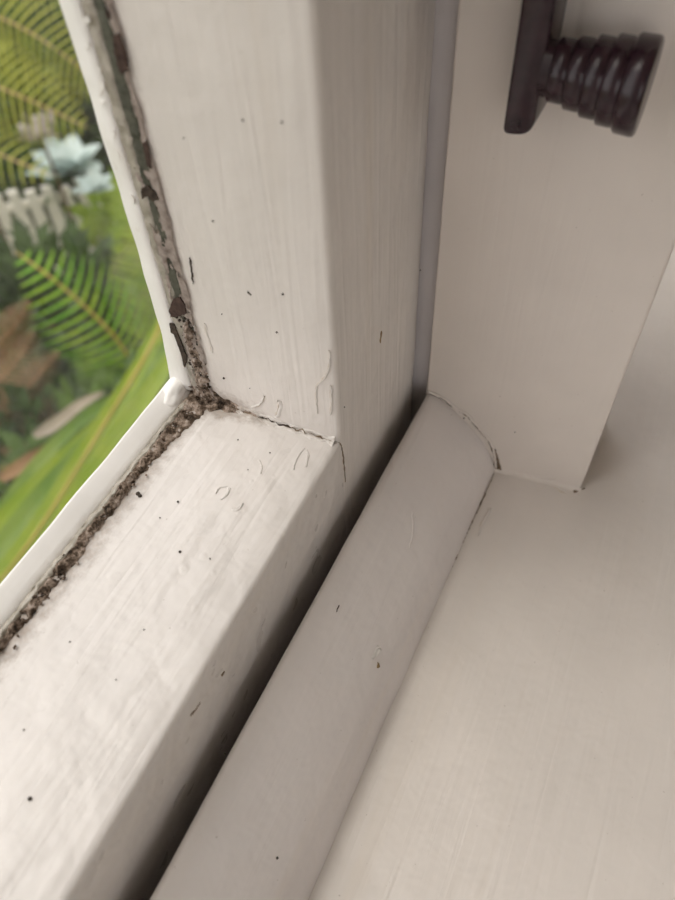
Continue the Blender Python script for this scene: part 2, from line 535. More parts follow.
shell('floor', [((RX0 - 0.1, RY0 - 0.1, RZ0 - 0.05), (RX1 + 0.1, 0.12, RZ0))], M['floor'], 'pale timber floor of the room', 'floor')
shell('ceiling', [((RX0 - 0.1, RY0 - 0.1, RZ1), (RX1 + 0.1, 0.12, RZ1 + 0.05))], M['ceiling'], 'white ceiling of the room', 'ceiling')
d1 = thing('fill_light_door', 'unseen glazed door added opposite the window to let in room light', 'door', (0.1, RY0 - 0.05, RZ0), kind='structure')  # unseen, added so sky light reaches the room-facing surfaces
for i in range(2):
    x = -0.4 + 0.785 * i
    obj('fill_door_frame', box_bm((x, RY0 - 0.08, RZ0), (x + 0.06, RY0 - 0.02, 1.15), bevel=0.003), M['mullion'], d1, False)
for i in range(1):
    x = -0.4 + 0.785 * i
    obj('glass_pane', box_bm((x + 0.06, RY0 - 0.052, RZ0), (x + 0.785, RY0 - 0.048, 1.15)), M['glass'], d1, False)

w3 = thing('fill_light_window', 'unseen side window added in the left wall to brighten the post', 'window', (RX0 - 0.05, -1.3, -0.2), kind='structure')  # unseen opening, added to brighten post, sill and moulding from the left
for ya in (-2.2, -1.325, -0.45):
    obj('fill_window_frame', box_bm((RX0 - 0.08, ya, -0.2), (RX0 - 0.02, ya + 0.05, 1.15), bevel=0.003), M['mullion'], w3, False)
for ya in (-2.15, -1.275):
    obj('glass_pane', box_bm((RX0 - 0.052, ya, -0.2), (RX0 - 0.048, ya + 0.825, 1.15)), M['glass'], w3, False)

# ------------------------------------------------------------------ where picture points lie on the sash surfaces
def on_rail(px, py):
    z = 0.0
    for _ in range(5):
        q = on_plane(px, py, 2, z)
        z = reveal_u(max(0, q.y))
    return q
def on_stile(px, py):
    x = 0.0
    for _ in range(5):
        q = on_plane(px, py, 0, x)
        x = -reveal_u(max(0, q.y))
    return q
def on_front(px, py):
    return on_plane(px, py, 1, 0.0)
def on_post(px, py):
    x = 0.05
    for _ in range(6):
        q = on_plane(px, py, 0, x)
        x = mull_x(q.y)
    return q
def on_sill(px, py):
    return on_plane(px, py, 2, SILL_Z)
NRM = {on_rail: Vector((0, 0, 1)), on_stile: Vector((-1, 0, 0)), on_front: Vector((0, -1, 0)),
       on_post: Vector((-0.995, -0.098, 0)).normalized(), on_sill: Vector((0, 0, 1))}

# ------------------------------------------------------------------ glazing beads and what clings to them
def ribbon(path, profile, seg_len=0.0006, amp=0.0002, freq=400, seed=0.0, edge_amp=0.0):
    """open sheet: path = list of points, profile(t, s) -> list of offsets (Vector) across; noise relief"""
    L = [0.0]
    for a, b in zip(path, path[1:]):
        L.append(L[-1] + (b - a).length)
    n = max(2, int(L[-1] / seg_len))
    bm = bmesh.new()
    rows = []
    k = 0
    for i in range(n + 1):
        s = L[-1] * i / n
        while k < len(L) - 2 and s > L[k + 1]:
            k += 1
        f = (s - L[k]) / max(1e-9, L[k + 1] - L[k])
        c = path[k].lerp(path[k + 1], min(1, f))
        row = []
        for off, nrm, a in profile(s / L[-1], s):
            q = c + off
            q = q + nrm * (a * amp * (noise.fractal(q * freq + Vector((seed, 0, 0)), 1.0, 2.0, 4)))
            row.append(bm.verts.new(q))
        rows.append(row)
    for a, b in zip(rows, rows[1:]):
        for j in range(len(a) - 1):
            bm.faces.new((a[j], a[j + 1], b[j + 1], b[j]))
    return bm

# bottom bead: sloping white fillet from the glass down to the rail
def bead_bm(sts, section, place, wob):
    return extrude([Vector(p) * MM for p in section], sts, place, wob, 130)
rail_sec = [(46.4, -4), (46.4, 3.1), (45.9, 3.0), (44.6, 2.4), (43.0, 1.7), (41.9, 1.1), (41.3, 0.4), (41.2, -3)]
stile_sec = [(46.4, -5), (46.4, -1.6), (45.8, -1.3), (44.2, -0.4), (42.4, 0.5), (40.6, 1.0), (39.9, 0.7), (39.8, -3)]
def rail_bead_place(p, s):
    # the fillet swells into the corner
    g = 1.0 + 0.10 * math.exp(-((s + 0.004) / 0.006) ** 2)
    return Vector((s, GLASS_Y - (GLASS_Y - p.x) * g, p.y * g))
xs = stations(OPEN_X0, -0.0005, -0.17, 1, 0.0012, 0.02)
obj('glazing_bead', bead_bm(xs, rail_sec, rail_bead_place, 0.00035), M['bead'], win1, label='bright white fillet along the bottom of the glass')
zs = stations(0.002, OPEN_Z1, 0.0, 0.125, 0.0012, 0.02)
def stile_bead_place(p, s):
    # the sight line sweeps outward in a curve as it nears the corner
    k = max(0.0, (p.x - 0.0398) / 0.0066)
    return Vector((-p.y - k * 0.0030 * math.exp(-s / 0.011), p.x, s))
obj('glazing_bead', bead_bm(zs, stile_sec, stile_bead_place, 0.00028), M['bead'], win1, label='white fillet along the upright edge of the glass')
obj('glazing_bead', bead_bm([0.0, OPEN_Z1], stile_sec, lambda p, s: Vector((OPEN_X0 + p.y, p.x, s)), 0), M['bead'], win1)
obj('glazing_bead', bead_bm([OPEN_X0, 0.0], stile_sec, lambda p, s: Vector((s, p.x, OPEN_Z1 - p.y)), 0), M['bead'], win1)
# rounded lump where the two fillets meet
bm = bmesh.new()
bmesh.ops.create_icosphere(bm, subdivisions=4, radius=1.0)
for v in bm.verts:
    d = v.co.copy()
    r = 1.0 + 0.22 * noise.noise(d * 1.7) + 0.06 * noise.noise(d * 5)
    q = Vector((-0.0028 + d.x * 0.0056 * r, 0.0442 + d.y * 0.0028 * r, 0.0016 + d.z * 0.0029 * r + 0.0012 * d.x))
    q.y = min(q.y, GLASS_Y - 0.0001)
    v.co = q
obj('filler_lump', bm, M['bead'], win1, label='rounded white filler lump in the glass corner')

def strip_on(path_fn, sts, y0, y1, nseg, base, dome, amp, freq, seed, edge=0.0006):
    """relief strip lying on the reveal between depths y0(s) and y1(s)"""
    bm = bmesh.new()
    rows = []
    for s in sts:
        a = y0(s) + edge * noise.noise(Vector((s * 420, seed, 0.3))) + edge * 0.7 * noise.noise(Vector((s * 1500, seed, 0.7)))
        b = y1(s) + edge * 0.6 * noise.noise(Vector((s * 500, seed + 9, 0.3)))
        row = []
        for k in range(nseg + 1):
            t = k / nseg
            y = a + (b - a) * t
            nz = noise.fractal(Vector((s * freq, y * freq, seed)), 0.9, 2.1, 5)
            h = base + dome * math.sin(math.pi * t) + amp * nz * (0.3 + 0.7 * math.sin(math.pi * t))
            if k in (0, nseg):
                h = -0.0002
            row.append(bm.verts.new(path_fn(s, y, reveal_u(y) + h)))
        rows.append(row)
    for a, b in zip(rows, rows[1:]):
        for j in range(len(a) - 1):
            bm.faces.new((a[j], a[j + 1], b[j + 1], b[j]))
    return bm
rail_pt = lambda s, y, u: Vector((s, y, u))
stile_pt = lambda s, y, u: Vector((-u, y, s))
fine_x = [-0.175 + 0.00035 * i for i in range(int(0.172 / 0.00035))]
fine_z = [0.0 + 0.00035 * i for i in range(int(0.115 / 0.00035))]
# sealant grooves
obj('sealant_strip', strip_on(rail_pt, fine_x, lambda s: 0.0396, lambda s: 0.0420, 6, 0.0006, 0.0002, 0.0004, 500, 3.1), M['sealant'], win1, label='glossy grey sealant strip')
obj('sealant_strip', strip_on(stile_pt, fine_z, lambda s: 0.0372, lambda s: 0.0402, 7, 0.0003, 0.0001, 0.0004, 420, 4.2), M['sealant'], win1, label='glossy grey sealant strip')
# grime packed along the bottom
def crust_lo(s):
    return 0.0374 - 0.0010 * noise.noise(Vector((s * 90, 1.7, 0))) - 0.0028 * math.exp(-((s + 0.004) / 0.013) ** 2)
obj('dirt_crust', strip_on(rail_pt, fine_x, crust_lo, lambda s: 0.0401, 14, 0.0004, 0.0005, 0.0017, 620, 5.5, 0.0008), M['dirt'], win1, kind='stuff', label='lumpy brown grime packed along the bottom of the glass')
# upright: exposed green-grey paint, then pinkish grimy film with holes
obj('old_paint', strip_on(stile_pt, fine_z, lambda s: 0.0343, lambda s: 0.0380, 6, 0.0002, 0.0001, 0.0003, 600, 6.6, 0.0004), M['old_green'], win1, label='exposed dark green-grey old paint')
def film_bm():
    ys = [0.0328 + 0.00022 * k for k in range(int(0.0062 / 0.00022))]
    bm = bmesh.new()
    g = []
    for s in fine_z:
        row = []
        for y in ys:
            h = 0.0005 + 0.00025 * noise.fractal(Vector((s * 500, y * 500, 8.0)), 1, 2, 4)
            row.append(bm.verts.new(stile_pt(s, y, reveal_u(y) + h)))
        g.append(row)
    for i in range(len(fine_z) - 1):
        for j in range(len(ys) - 1):
            s, y = fine_z[i], ys[j]
            lo = 0.0332 + 0.0009 * noise.noise(Vector((s * 160, 2.2, 0))) + 0.0004 * noise.noise(Vector((s * 800, 4.2, 0)))
            hi = 0.0347 if s > 0.062 else 0.0384
            hi += 0.0006 * noise.noise(Vector((s * 300, 5.2, 0)))
            if y < lo or y > hi:
                continue
            hole = noise.fractal(Vector((s * 120, y * 420, 3.0)), 0.8, 2.0, 3)
            thr = 0.42 if s > 0.062 else -0.02
            if y < 0.0350:
                thr = 0.40
            if s < 0.016:
                thr = 0.02
            if hole > thr:
                continue
            bm.faces.new((g[i][j], g[i][j + 1], g[i + 1][j + 1], g[i + 1][j]))
    for v in [v for v in bm.verts if not v.link_faces]:
        bm.verts.remove(v)
    r = bmesh.ops.solidify(bm, geom=bm.faces[:], thickness=0.00018)
    return bm
obj('paint_film', film_bm(), M['film'], win1, label='pinkish flaking paint film with ragged holes')
obj('dirt_crust', strip_on(stile_pt, fine_z[:76], lambda s: 0.0338 + 0.0012 * s / 0.026, lambda s: 0.0384 - 0.0014 * s / 0.026, 14, 0.0004, 0.0004, 0.0016, 560, 9.1, 0.0008), M['dirt'], win1, kind='stuff', label='brown grime packed at the foot of the upright')
# dirt in the corner and along the joint between stile and rail
def joint_bm(ya, yb, wf, amp, seed):
    bm = bmesh.new()
    rows = []
    n = 130
    for i in range(n + 1):
        y = ya + (yb - ya) * i / n
        w = wf(y)
        w *= 1 + 0.5 * noise.noise(Vector((y * 500, 0, 0)))
        row = []
        for k in range(15):
            t = k / 14 * 2 - 1                       # -1 up the stile ... +1 out on the rail
            nz = noise.fractal(Vector((y * 520, t * w * 520, seed)), 0.9, 2.1, 5)
            r = 0.00025 + 0.10 * w * (1 - abs(t)) + (amp + 0.12 * w) * nz * (1 - abs(t) ** 3)
            if abs(t) == 1:
                r = -0.0002
            u = reveal_u(y)
            if t <= 0:
                q = Vector((-u - r, y, u + w * -t + max(0, r) * 0.6))
            else:
                q = Vector((-u - w * t - max(0, r) * 0.6, y, u + r))
            row.append(bm.verts.new(q))
        rows.append(row)
    for a, b in zip(rows, rows[1:]):
        for j in range(14):
            bm.faces.new((a[j], a[j + 1], b[j + 1], b[j]))
    return bm
obj('corner_dirt', joint_bm(0.0415, 0.0185, lambda y: 0.0004 + 0.0056 * max(0, (y - 0.0185) / 0.023) ** 1.6, 0.0004, 2.0), M['dirt'], win1, kind='stuff', label='crumbly brown dirt in the corner joint')

obj('paint_ridge', joint_bm(0.0270, 0.0012, lambda y: 0.0013 + 0.0006 * noise.noise(Vector((y * 260, 7, 0))), 0.00012, 5.0), M['stile'], win1, label='lumpy old paint filling the corner joint')

# loose grains of dirt
def lump(bm, c, r, squash=0.7):
    g = bmesh.ops.create_icosphere(bm, subdivisions=1, radius=1.0)
    sx, sy, sz = (random.uniform(0.6, 1.3) for _ in range(3))
    rot = Matrix.Rotation(random.uniform(0, 6.28), 3, 'Z') @ Matrix.Rotation(random.uniform(0, 6.28), 3, 'X')
    for v in g['verts']:
        v.co = c + rot @ Vector((v.co.x * sx, v.co.y * sy, v.co.z * sz * squash)) * (r * random.uniform(0.8, 1.2))
bm = bmesh.new()
for i in range(420):
    s = -random.random() * 0.172
    y = random.gauss(0.0386, 0.0009)
    y = min(y, 0.0415)
    lump(bm, Vector((s, y, reveal_u(y) + 0.0006)), random.uniform(0.00015, 0.00055))
for i in range(160):
    y = 0.041 - 0.016 * random.random() ** 1.5
    w = 0.0045 * max(0.1, (y - 0.022) / 0.02)
    u = reveal_u(y)
    if random.random() < 0.5:
        lump(bm, Vector((-u - 0.0002, y, u + random.random() * w)), random.uniform(0.00012, 0.0004))
    else:
        lump(bm, Vector((-u - random.random() * w, y, u + 0.0002)), random.uniform(0.00012, 0.0004))
obj('dirt_grains', bm, M['dirt'], win1, kind='stuff')
bm = bmesh.new()
for i in range(150):
    s = random.random() * 0.03
    y = random.gauss(0.0362, 0.0010)
    lump(bm, Vector((-reveal_u(y) - 0.0004, y, s)), random.uniform(0.00015, 0.0005))
for i in range(90):
    s = random.random() * 0.11
    y = random.gauss(0.0350, 0.0004)
    lump(bm, Vector((-reveal_u(y) - 0.0003, y, s)), random.uniform(0.0001, 0.0003))
obj('dirt_grains', bm, M['dirt_dark'], win1, kind='stuff')

# flat chips and patches given as outlines on a surface
def patch(name, parent, fn, pix, mt, lift=0.00035, jag=0.00018, thick=0.0003, label=None, sub=10):
    pts = [fn(*p) for p in pix]
    nr = NRM[fn]
    loop = []
    for a, b in zip(pts, pts[1:] + pts[:1]):
        for k in range(sub):
            q = a.lerp(b, k / sub)
            q = q + Vector([noise.noise(q * 1600 + Vector((7 * j, 0, 0))) for j in range(3)]) * jag
            q = q + nr * (lift - (q - a.lerp(b, k / sub)).dot(nr))
            loop.append(q)
    bm = bmesh.new()
    f = bm.faces.new([bm.verts.new(q) for q in loop])
    ex = bmesh.ops.extrude_face_region(bm, geom=[f])
    for v in ex['geom']:
        if isinstance(v, bmesh.types.BMVert):
            v.co -= nr * thick
    bmesh.ops.triangulate(bm, faces=bm.faces[:])
    return obj(name, bm, mt, parent, False, label=label)
# bare brown wood where the film has fallen off
patch('bare_patch', win1, on_stile, [(116, 34), (121, 31), (126, 44), (130, 60), (130, 66), (125, 73), (121, 66), (117, 50)], M['bare_wood'], 0.0008, label='bare dark brown wood')
patch('bare_patch', win1, on_stile, [(108, 6), (112, 12), (113, 18), (109, 14)], M['bare_wood'], 0.0008)
patch('bare_patch', win1, on_stile, [(145, 141), (149, 138), (152, 152), (153, 166), (149, 164), (147, 152)], M['bare_wood'], 0.0008)
patch('bare_patch', win1, on_stile, [(143, 186), (150, 184), (157, 190), (160, 197), (155, 200), (150, 194), (144, 197)], M['dirt_dark'], 0.0008)
patch('bare_patch', win1, on_stile, [(175, 297), (182, 295), (187, 303), (188, 311), (181, 314), (173, 315), (171, 308)], M['bare_wood'], 0.0009)
patch('bare_patch', win1, on_stile, [(171, 320), (176, 322), (183, 340), (189, 356), (187, 365), (182, 362), (176, 343)], M['dirt_dark'], 0.0009)
# white flakes still sticking to the sealant
for px in ([(86, 15), (92, 14), (94, 19), (90, 22), (86, 20)], [(88, 46), (92, 40), (93, 44), (89, 48)], [(101, 62), (104, 66), (104, 70), (101, 68)],
           [(103, 88), (107, 79), (107, 86), (103, 94)], [(103, 99), (108, 99), (108, 101), (104, 102)], [(114, 140), (117, 128), (118, 132), (116, 142)],
           [(115, 152), (119, 146), (123, 153), (122, 166), (119, 168)], [(134, 192), (137, 196), (137, 202), (135, 199)], [(138, 220), (142, 226), (142, 231), (139, 228)]):
    patch('paint_flake', win1, on_stile, px, M['flake'], 0.0010, 0.00012, 0.0002)
# long loose slivers on the bottom bead
def on_bead(px, py):
    return on_plane(px, py, 1, 0.0417)
NRM[on_bead] = Vector((0, -0.75, 0.66))
for px, mt in (([(31, 588), (45, 574), (62, 552), (75, 537), (80, 528), (84, 521), (78, 534), (62, 557), (46, 579), (36, 592), (22, 608)], M['sealant']),
               ([(23, 604), (40, 583), (58, 560), (74, 540), (76, 542), (60, 563), (42, 588), (26, 608)], M['flake']),
               ([(84, 532), (94, 520), (104, 506), (106, 508), (96, 523), (86, 538)], M['sealant'])):
    patch('paint_flake', win1, on_bead, px, mt, 0.0009, 0.00012, 0.0002)

# ------------------------------------------------------------------ cracks, lips, chips and specks in the paint
def crack(parent, fn, pix, w, mt, name='paint_crack', jitter=0.00025, lift=0.00022, lip=True, lipmat=None, nr=None, taper=True):
    nr = nr or NRM[fn]
    pts = chaikin([fn(*p) if fn else p for p in pix], 2)
    fine = []
    for a, b in zip(pts, pts[1:]):
        n = max(1, int((b - a).length / 0.00025))
        fine += [a.lerp(b, k / n) for k in range(n)]
    fine.append(pts[-1])
    n = len(fine)
    bm = bmesh.new()
    lb = bmesh.new()
    prev = None
    lp = None
    for i, q in enumerate(fine):
        t = (fine[min(n - 1, i + 1)] - fine[max(0, i - 1)]).normalized()
        sd = t.cross(nr).normalized()
        j = jitter * noise.fractal(q * 900, 0.9, 2.0, 3)
        ww = w * max(0.06, 0.5 + 1.5 * noise.noise(q * 650 + Vector((3, 0, 0))))
        if taper:
            ww *= min(1, 6 * min(i, n - 1 - i) / n + 0.15)
        c = q + sd * j + nr * lift
        row = [bm.verts.new(c - sd * ww - nr * 0.0003), bm.verts.new(c - sd * ww * 0.8), bm.verts.new(c + sd * ww * 0.8), bm.verts.new(c + sd * ww - nr * 0.0003)]
        hl = w * (0.8 + 0.9 * noise.noise(q * 400)) if lip else 0
        lc = c - sd * ww * 0.9
        lrow = [lb.verts.new(lc - nr * 0.0002), lb.verts.new(lc + nr * hl * 0.8 - sd * w * 0.5), lb.verts.new(lc + nr * hl * 0.4 - sd * w * 2.0), lb.verts.new(lc - sd * w * 3.5 - nr * 0.0003)]
        if prev:
            for k in range(3):
                bm.faces.new((prev[k], prev[k + 1], row[k + 1], row[k]))
                lb.faces.new((lp[k], lp[k + 1], lrow[k + 1], lrow[k]))
        prev, lp = row, lrow
    o = obj(name, bm, mt, parent)
    if lip:
        obj('paint_lip', lb, lipmat or M['flake'], parent)
    else:
        lb.free()
    return o
# joint stile / rail, seen as a cracked line running to the front corner, then down the front
def joint_pt(y, k=0.0):
    u = reveal_u(y * MM)
    return Vector((-u - 0.0002, y * MM, u + 0.0001 + k * MM))
JN = Vector((-0.7, 0, 0.7)).normalized()
crack(win1, None, [joint_pt(y, k) for y, k in ((30, 0.1), (26, 0.3), (22, 0.0), (18, 0.15), (14, -0.1), (11, 0.2), (8, 0.5), (5, 0.2), (2.5, 0.0), (0.6, -0.4))], 0.00022, M['crack'], lip=False, nr=JN, lift=0.0005, jitter=0.0007)
crack(win1, None, [joint_pt(y, k) for y, k in ((21, 0.1), (18, 0.2), (15, 0.0), (12, 0.2))], 0.00028, M['dirt_dark'], lip=False, nr=JN, lift=0.0006, jitter=0.0006)
crack(win1, on_front, [(338, 442), (341, 445), (343, 455), (344, 467), (345, 482)], 0.00014, M['crack'], lip=False)
# lifted paint chips on the stile foot
for line, w in (([(278, 400), (279, 406), (277, 413), (275, 415)], 0.00028), ([(252, 408), (262, 405), (265, 396)], 0.00012), ([(329, 350), (329, 372), (317, 384), (315, 392), (317, 413)], 0.00012),
                ([(330, 385), (331, 400), (330, 414)], 0.00012), ([(205, 323), (206, 333), (210, 342), (212, 352)], 0.00012)):
    crack(win1, on_stile, line, w, M['caulk'], name='paint_chip', lipmat=M['stile'], jitter=0.00015)
# chips and blister rims on the rail
for line, w in (([(306, 450), (307, 458), (305, 467)], 0.00018), ([(304, 448), (295, 460), (293, 470)], 0.00010), ([(228, 488), (227, 494), (220, 499)], 0.00022), ([(242, 503), (237, 510), (233, 508)], 0.00024),
                ([(216, 494), (219, 488), (227, 487)], 0.00010), ([(258, 460), (262, 466), (260, 474)], 0.00012)):
    crack(win1, on_rail, line, w * 0.75, M['rail'], name='paint_chip', lipmat=M['rail'], jitter=0.0001)
# scrapes on the front faces
for line in ([(190, 716), (195, 710), (200, 702)], [(221, 676), (224, 671)], [(380, 343), (381, 331)]):
    crack(win1, on_front, line, 0.00032, M['ochre'], name='scrape', lip=False, lift=0.0002)
for line in ([(190, 257), (192, 268), (194, 284)], [(248, 291), (251, 295)]):
    crack(win1, on_stile, line, 0.00020, M['dirt_dark'], name='scrape', lip=False, lift=0.0003)

speck_bm = bmesh.new()
bmesh.ops.create_icosphere(speck_bm, subdivisions=1, radius=1.0)
speck_me = bpy.data.meshes.new('dirt_speck')
speck_bm.to_mesh(speck_me)
speck_bm.free()
speck_me.materials.append(M['speck'])
def speck(parent, fn, px, py, r):
    o = bpy.data.objects.new('dirt_speck', speck_me)
    C.objects.link(o)
    o.parent = parent
    o.matrix_parent_inverse = Matrix.Translation(-parent.location)
    q = fn(px, py)
    n = NRM[fn]
    o.location = q + n * 0.0001
    o.scale = (r, r, r)
    o.rotation_euler = (random.random() * 3, random.random() * 3, 0)
for px, py, r in ((224, 378, .32), (283, 294, .26), (277, 332, .24), (213, 221, .2), (222, 314, .14), (184, 138, .15), (250, 388, .12), (243, 120, .2), (282, 122, .2)):
    speck(win1, on_stile, px, py, r * MM)
for px, py, r in ((270, 453, .20), (180, 552, .34), (210, 559, .2), (30, 799, .42), (24, 730, .2), (178, 502, .3), (116, 680, .16), (138, 494, .55), (140, 496, .5), (238, 440, .2), (160, 518, .18), (248, 470, .16), (144, 630, .18), (70, 642, .2)):
    speck(win1, on_rail, px, py, r * MM)
speck(win1, on_front, 344, 407, 0.2 * MM)
speck(win1, on_front, 420, 270, 0.2 * MM)
for px, py, r in ((464, 418, .28), (424, 300, .0), (515, 432, .2), (503, 474, .35)):
    if r:
        speck(post, on_post, px, py, r * MM)

# post foot: filler, crack round the moulding end, stain
def mould_top(px, py):
    """where the moulding surface meets the post face"""
    return on_post(px, py)
crack(post, on_post, [(428, 392), (438, 396), (447, 401), (456, 409), (466, 414), (472, 421), (481, 432), (489, 440), (494, 455), (495, 467)], 0.00022, M['crack'], lipmat=M['mullion'], lift=0.0004)
crack(post, on_post, [(428, 392), (437, 395), (444, 399), (452, 406)], 0.00032, M['dirt_dark'], lip=False, lift=0.0005)
patch('joint_stain', post, on_post, [(492, 446), (496, 450), (499, 460), (502, 470), (497, 474), (493, 469), (494, 458)], M['crack'], 0.00025, 0.0003)
def caulk_bm(a, b, r):
    bm = bmesh.new()
    rows = []
    n = 70
    for i in range(n + 1):
        t = i / n
        y = a + (b - a) * t
        rr = r * (0.8 + 0.5 * noise.noise(Vector((y * 300, 1, 0))))
        row = []
        for k in range(7):
            th = k / 6 * math.pi / 2
            x = mull_x(y) - rr * (1 - math.sin(th))
            z = SILL_Z + rr * (1 - math.cos(th))
            row.append(bm.verts.new((x + (0.0002 if k == 6 else 0), y, z - (0.0001 if k == 0 else 0))))
        rows.append(row)
    for p, q in zip(rows, rows[1:]):
        for j in range(6):
            bm.faces.new((p[j], p[j + 1], q[j + 1], q[j]))
    return bm
obj('filler_fillet', caulk_bm(-0.0285, -0.0562, 0.0016), M['mullion'], post)
crack(post, on_sill, [(553, 487), (560, 491), (566, 494)], 0.0003, M['caulk'], name='paint_chip', lipmat=M['sill'])
crack(post, on_post, [(505, 471), (520, 474), (536, 478), (556, 479)], 0.00016, M['caulk'], name='paint_chip', lipmat=M['mullion'])
crack(post, on_sill, [(573, 492), (579, 491), (585, 488)], 0.00035, M['crack'], name='joint_stain', lip=False)
# dark line where the moulding meets the sill
crack(mould, on_sill, [(494, 474), (484, 497), (471, 524), (455, 558), (440, 590), (412, 650)], 0.00022, M['crack'], name='joint_line', lip=False, lift=0.0003)
crack(mould, on_sill, [(412, 650), (380, 720), (345, 800), (307, 900), (280, 962)], 0.00022, M['dirt_dark'], name='joint_line', lip=False, lift=0.0003)
crack(mould, on_sill, [(489, 508), (485, 516), (481, 522), (476, 536)], 0.00020, M['caulk'], name='paint_chip', lipmat=M['sill'], lift=0.0004)
# nicks on the moulding
def mould_surface(px, py):
    r = ray(px, py)
    best = None
    for k in range(400):
        y = -0.0055 - 0.0235 * k / 399
        q = CAM + r * ((y - CAM.y) / r.y)
        # surface height by interpolation in the profile
        pr = [mould_place(p, q.x) for p in mp]
        for a, b in zip(pr, pr[1:]):
            if (a.y - y) * (b.y - y) <= 0 and a.y != b.y and a.y < -0.0051:
                z = a.z + (b.z - a.z) * (y - a.y) / (b.y - a.y)
                if best is None or abs(q.z - z) < best[0]:
                    best = (abs(q.z - z), q)
    return best[1]
MN = Vector((0, -0.62, 0.78)).normalized()
NRM[mould_surface] = MN
crack(mould, mould_surface, [(372, 660), (377, 655), (380, 648)], 0.00045, M['flake'], name='paint_chip', lipmat=M['flake'], lift=0.0003)
crack(mould, mould_surface, [(378, 668), (377, 662)], 0.0004, M['ochre'], name='paint_chip', lip=False, lift=0.0004)
crack(mould, mould_surface, [(336, 612), (339, 605)], 0.0002, M['dirt_dark'], name='scrape', lip=False)
speck(mould, mould_surface, 277, 858, 0.3 * MM)
speck(mould, mould_surface, 225, 754, 0.2 * MM)
crack(mould, mould_surface, [(409, 548), (414, 530), (412, 512)], 0.00006, M['moulding'], name='paint_chip', lipmat=M['moulding'])

# ------------------------------------------------------------------ dark catch with the stepped knob
KX, KZ = 0.0400, 0.0723
catch = thing('window_catch', 'dark plum bronze window catch with a stepped cone knob on the cream post', 'window catch', (0.0495, -0.022, 0.13))
# lever bar hanging down
bm = bmesh.new()
outl = []
for t in range(0, 13):
    a = math.pi + math.pi * t / 12
    outl.append((0.0031 * math.cos(a), 0.0625 + 0.0016 * math.sin(a)))
bar = [(-p[0], p[1]) for p in outl]
y0, y1, z0, z1 = -0.0246, -0.0190, 0.0604, 0.128
sec = round_poly([(y0, z0 + 0.0006), (y1, z0), (y1, z1), (y0, z1)], [0.0030, 0.0014, 0.001, 0.001], 8)
bmv = [bm.verts.new((0.0372, p.x, p.y)) for p in sec]
f = bm.faces.new(bmv)
ex = bmesh.ops.extrude_face_region(bm, geom=[f])
for v in ex['geom']:
    if isinstance(v, bmesh.types.BMVert):
        v.co.x = 0.0480
bmesh.ops.recalc_face_normals(bm, faces=bm.faces[:])
cap_e = [e for e in bm.edges if abs(e.verts[0].co.x - e.verts[1].co.x) < 1e-6]
bmesh.ops.bevel(bm, geom=cap_e, offset=0.0006, segments=3, affect='EDGES', profile=0.5)
by_angle(obj('lever_bar', bm, M['bronze'], catch), 40)
# knob: neck, four steps, end disc (axis runs toward the room)
prof = [(0.0, 0.0), (4.6, 0.0), (4.6, 1.6)]
x, r = 1.7, 5.2
for k in range(4):
    prof += [(r - 0.22, x - 0.05), (r, x + 0.2), (r + 0.02, x + 2.35), (r - 0.12, x + 2.75)]
    x += 3.1
    r += 0.66
prof += [(7.5, x), (7.85, x + 0.35), (7.95, x + 3.1), (7.8, x + 3.6), (7.4, x + 3.9), (7.0, x + 3.92), (4.0, x + 3.9), (0.0, x + 3.9)]
bm = bmesh.new()
NS = 64
rings = []
for rr, yy in prof:
    if rr == 0:
        rings.append([bm.verts.new((KX, y0 - yy * MM + 0.0003, KZ - 0.035 * yy * MM))])
    else:
        rings.append([bm.verts.new((KX + rr * MM * math.cos(2 * math.pi * i / NS), y0 - yy * MM + 0.0003, KZ - 0.035 * yy * MM + rr * MM * math.sin(2 * math.pi * i / NS))) for i in range(NS)])
for a, b in zip(rings, rings[1:]):
    for i in range(NS):
        j = (i + 1) % NS
        if len(a) == 1:
            bm.faces.new((a[0], b[i], b[j]))
        elif len(b) == 1:
            bm.faces.new((a[i], b[0], a[j]))
        else:
            bm.faces.new((a[i], a[j], b[j], b[i]))
by_angle(obj('knob', bm, M['bronze'], catch), 55)
# pivot block and fixing plate higher up on the post
obj('fixing_plate', box_bm((mull_x(-0.022) - 0.0022, -0.031, 0.108), (mull_x(-0.03) + 0.0002, -0.013, 0.155), bevel=0.0008), M['bronze'], catch)
obj('pivot_block', box_bm((0.0440, -0.0265, 0.117), (0.0490, -0.0172, 0.1265), bevel=0.001), M['bronze'], catch)

# ------------------------------------------------------------------ garden
def G(y):
    t = min(1, max(0, (y - 1.25) / 0.65))
    return -1.10 - 0.40 * t * t * (3 - 2 * t)
GZ = -1.5
bm = bmesh.new()
bmesh.ops.create_grid(bm, x_segments=60, y_segments=240, size=30)
for v in bm.verts:
    v.co.z = G(v.co.y) + (0.02 * noise.noise(v.co * 0.9) if 0.5 < v.co.y < 12 else 0)
tag(obj('ground', bm, M['ground']), 'mulched mossy garden ground outside the glass', 'ground', kind='structure')

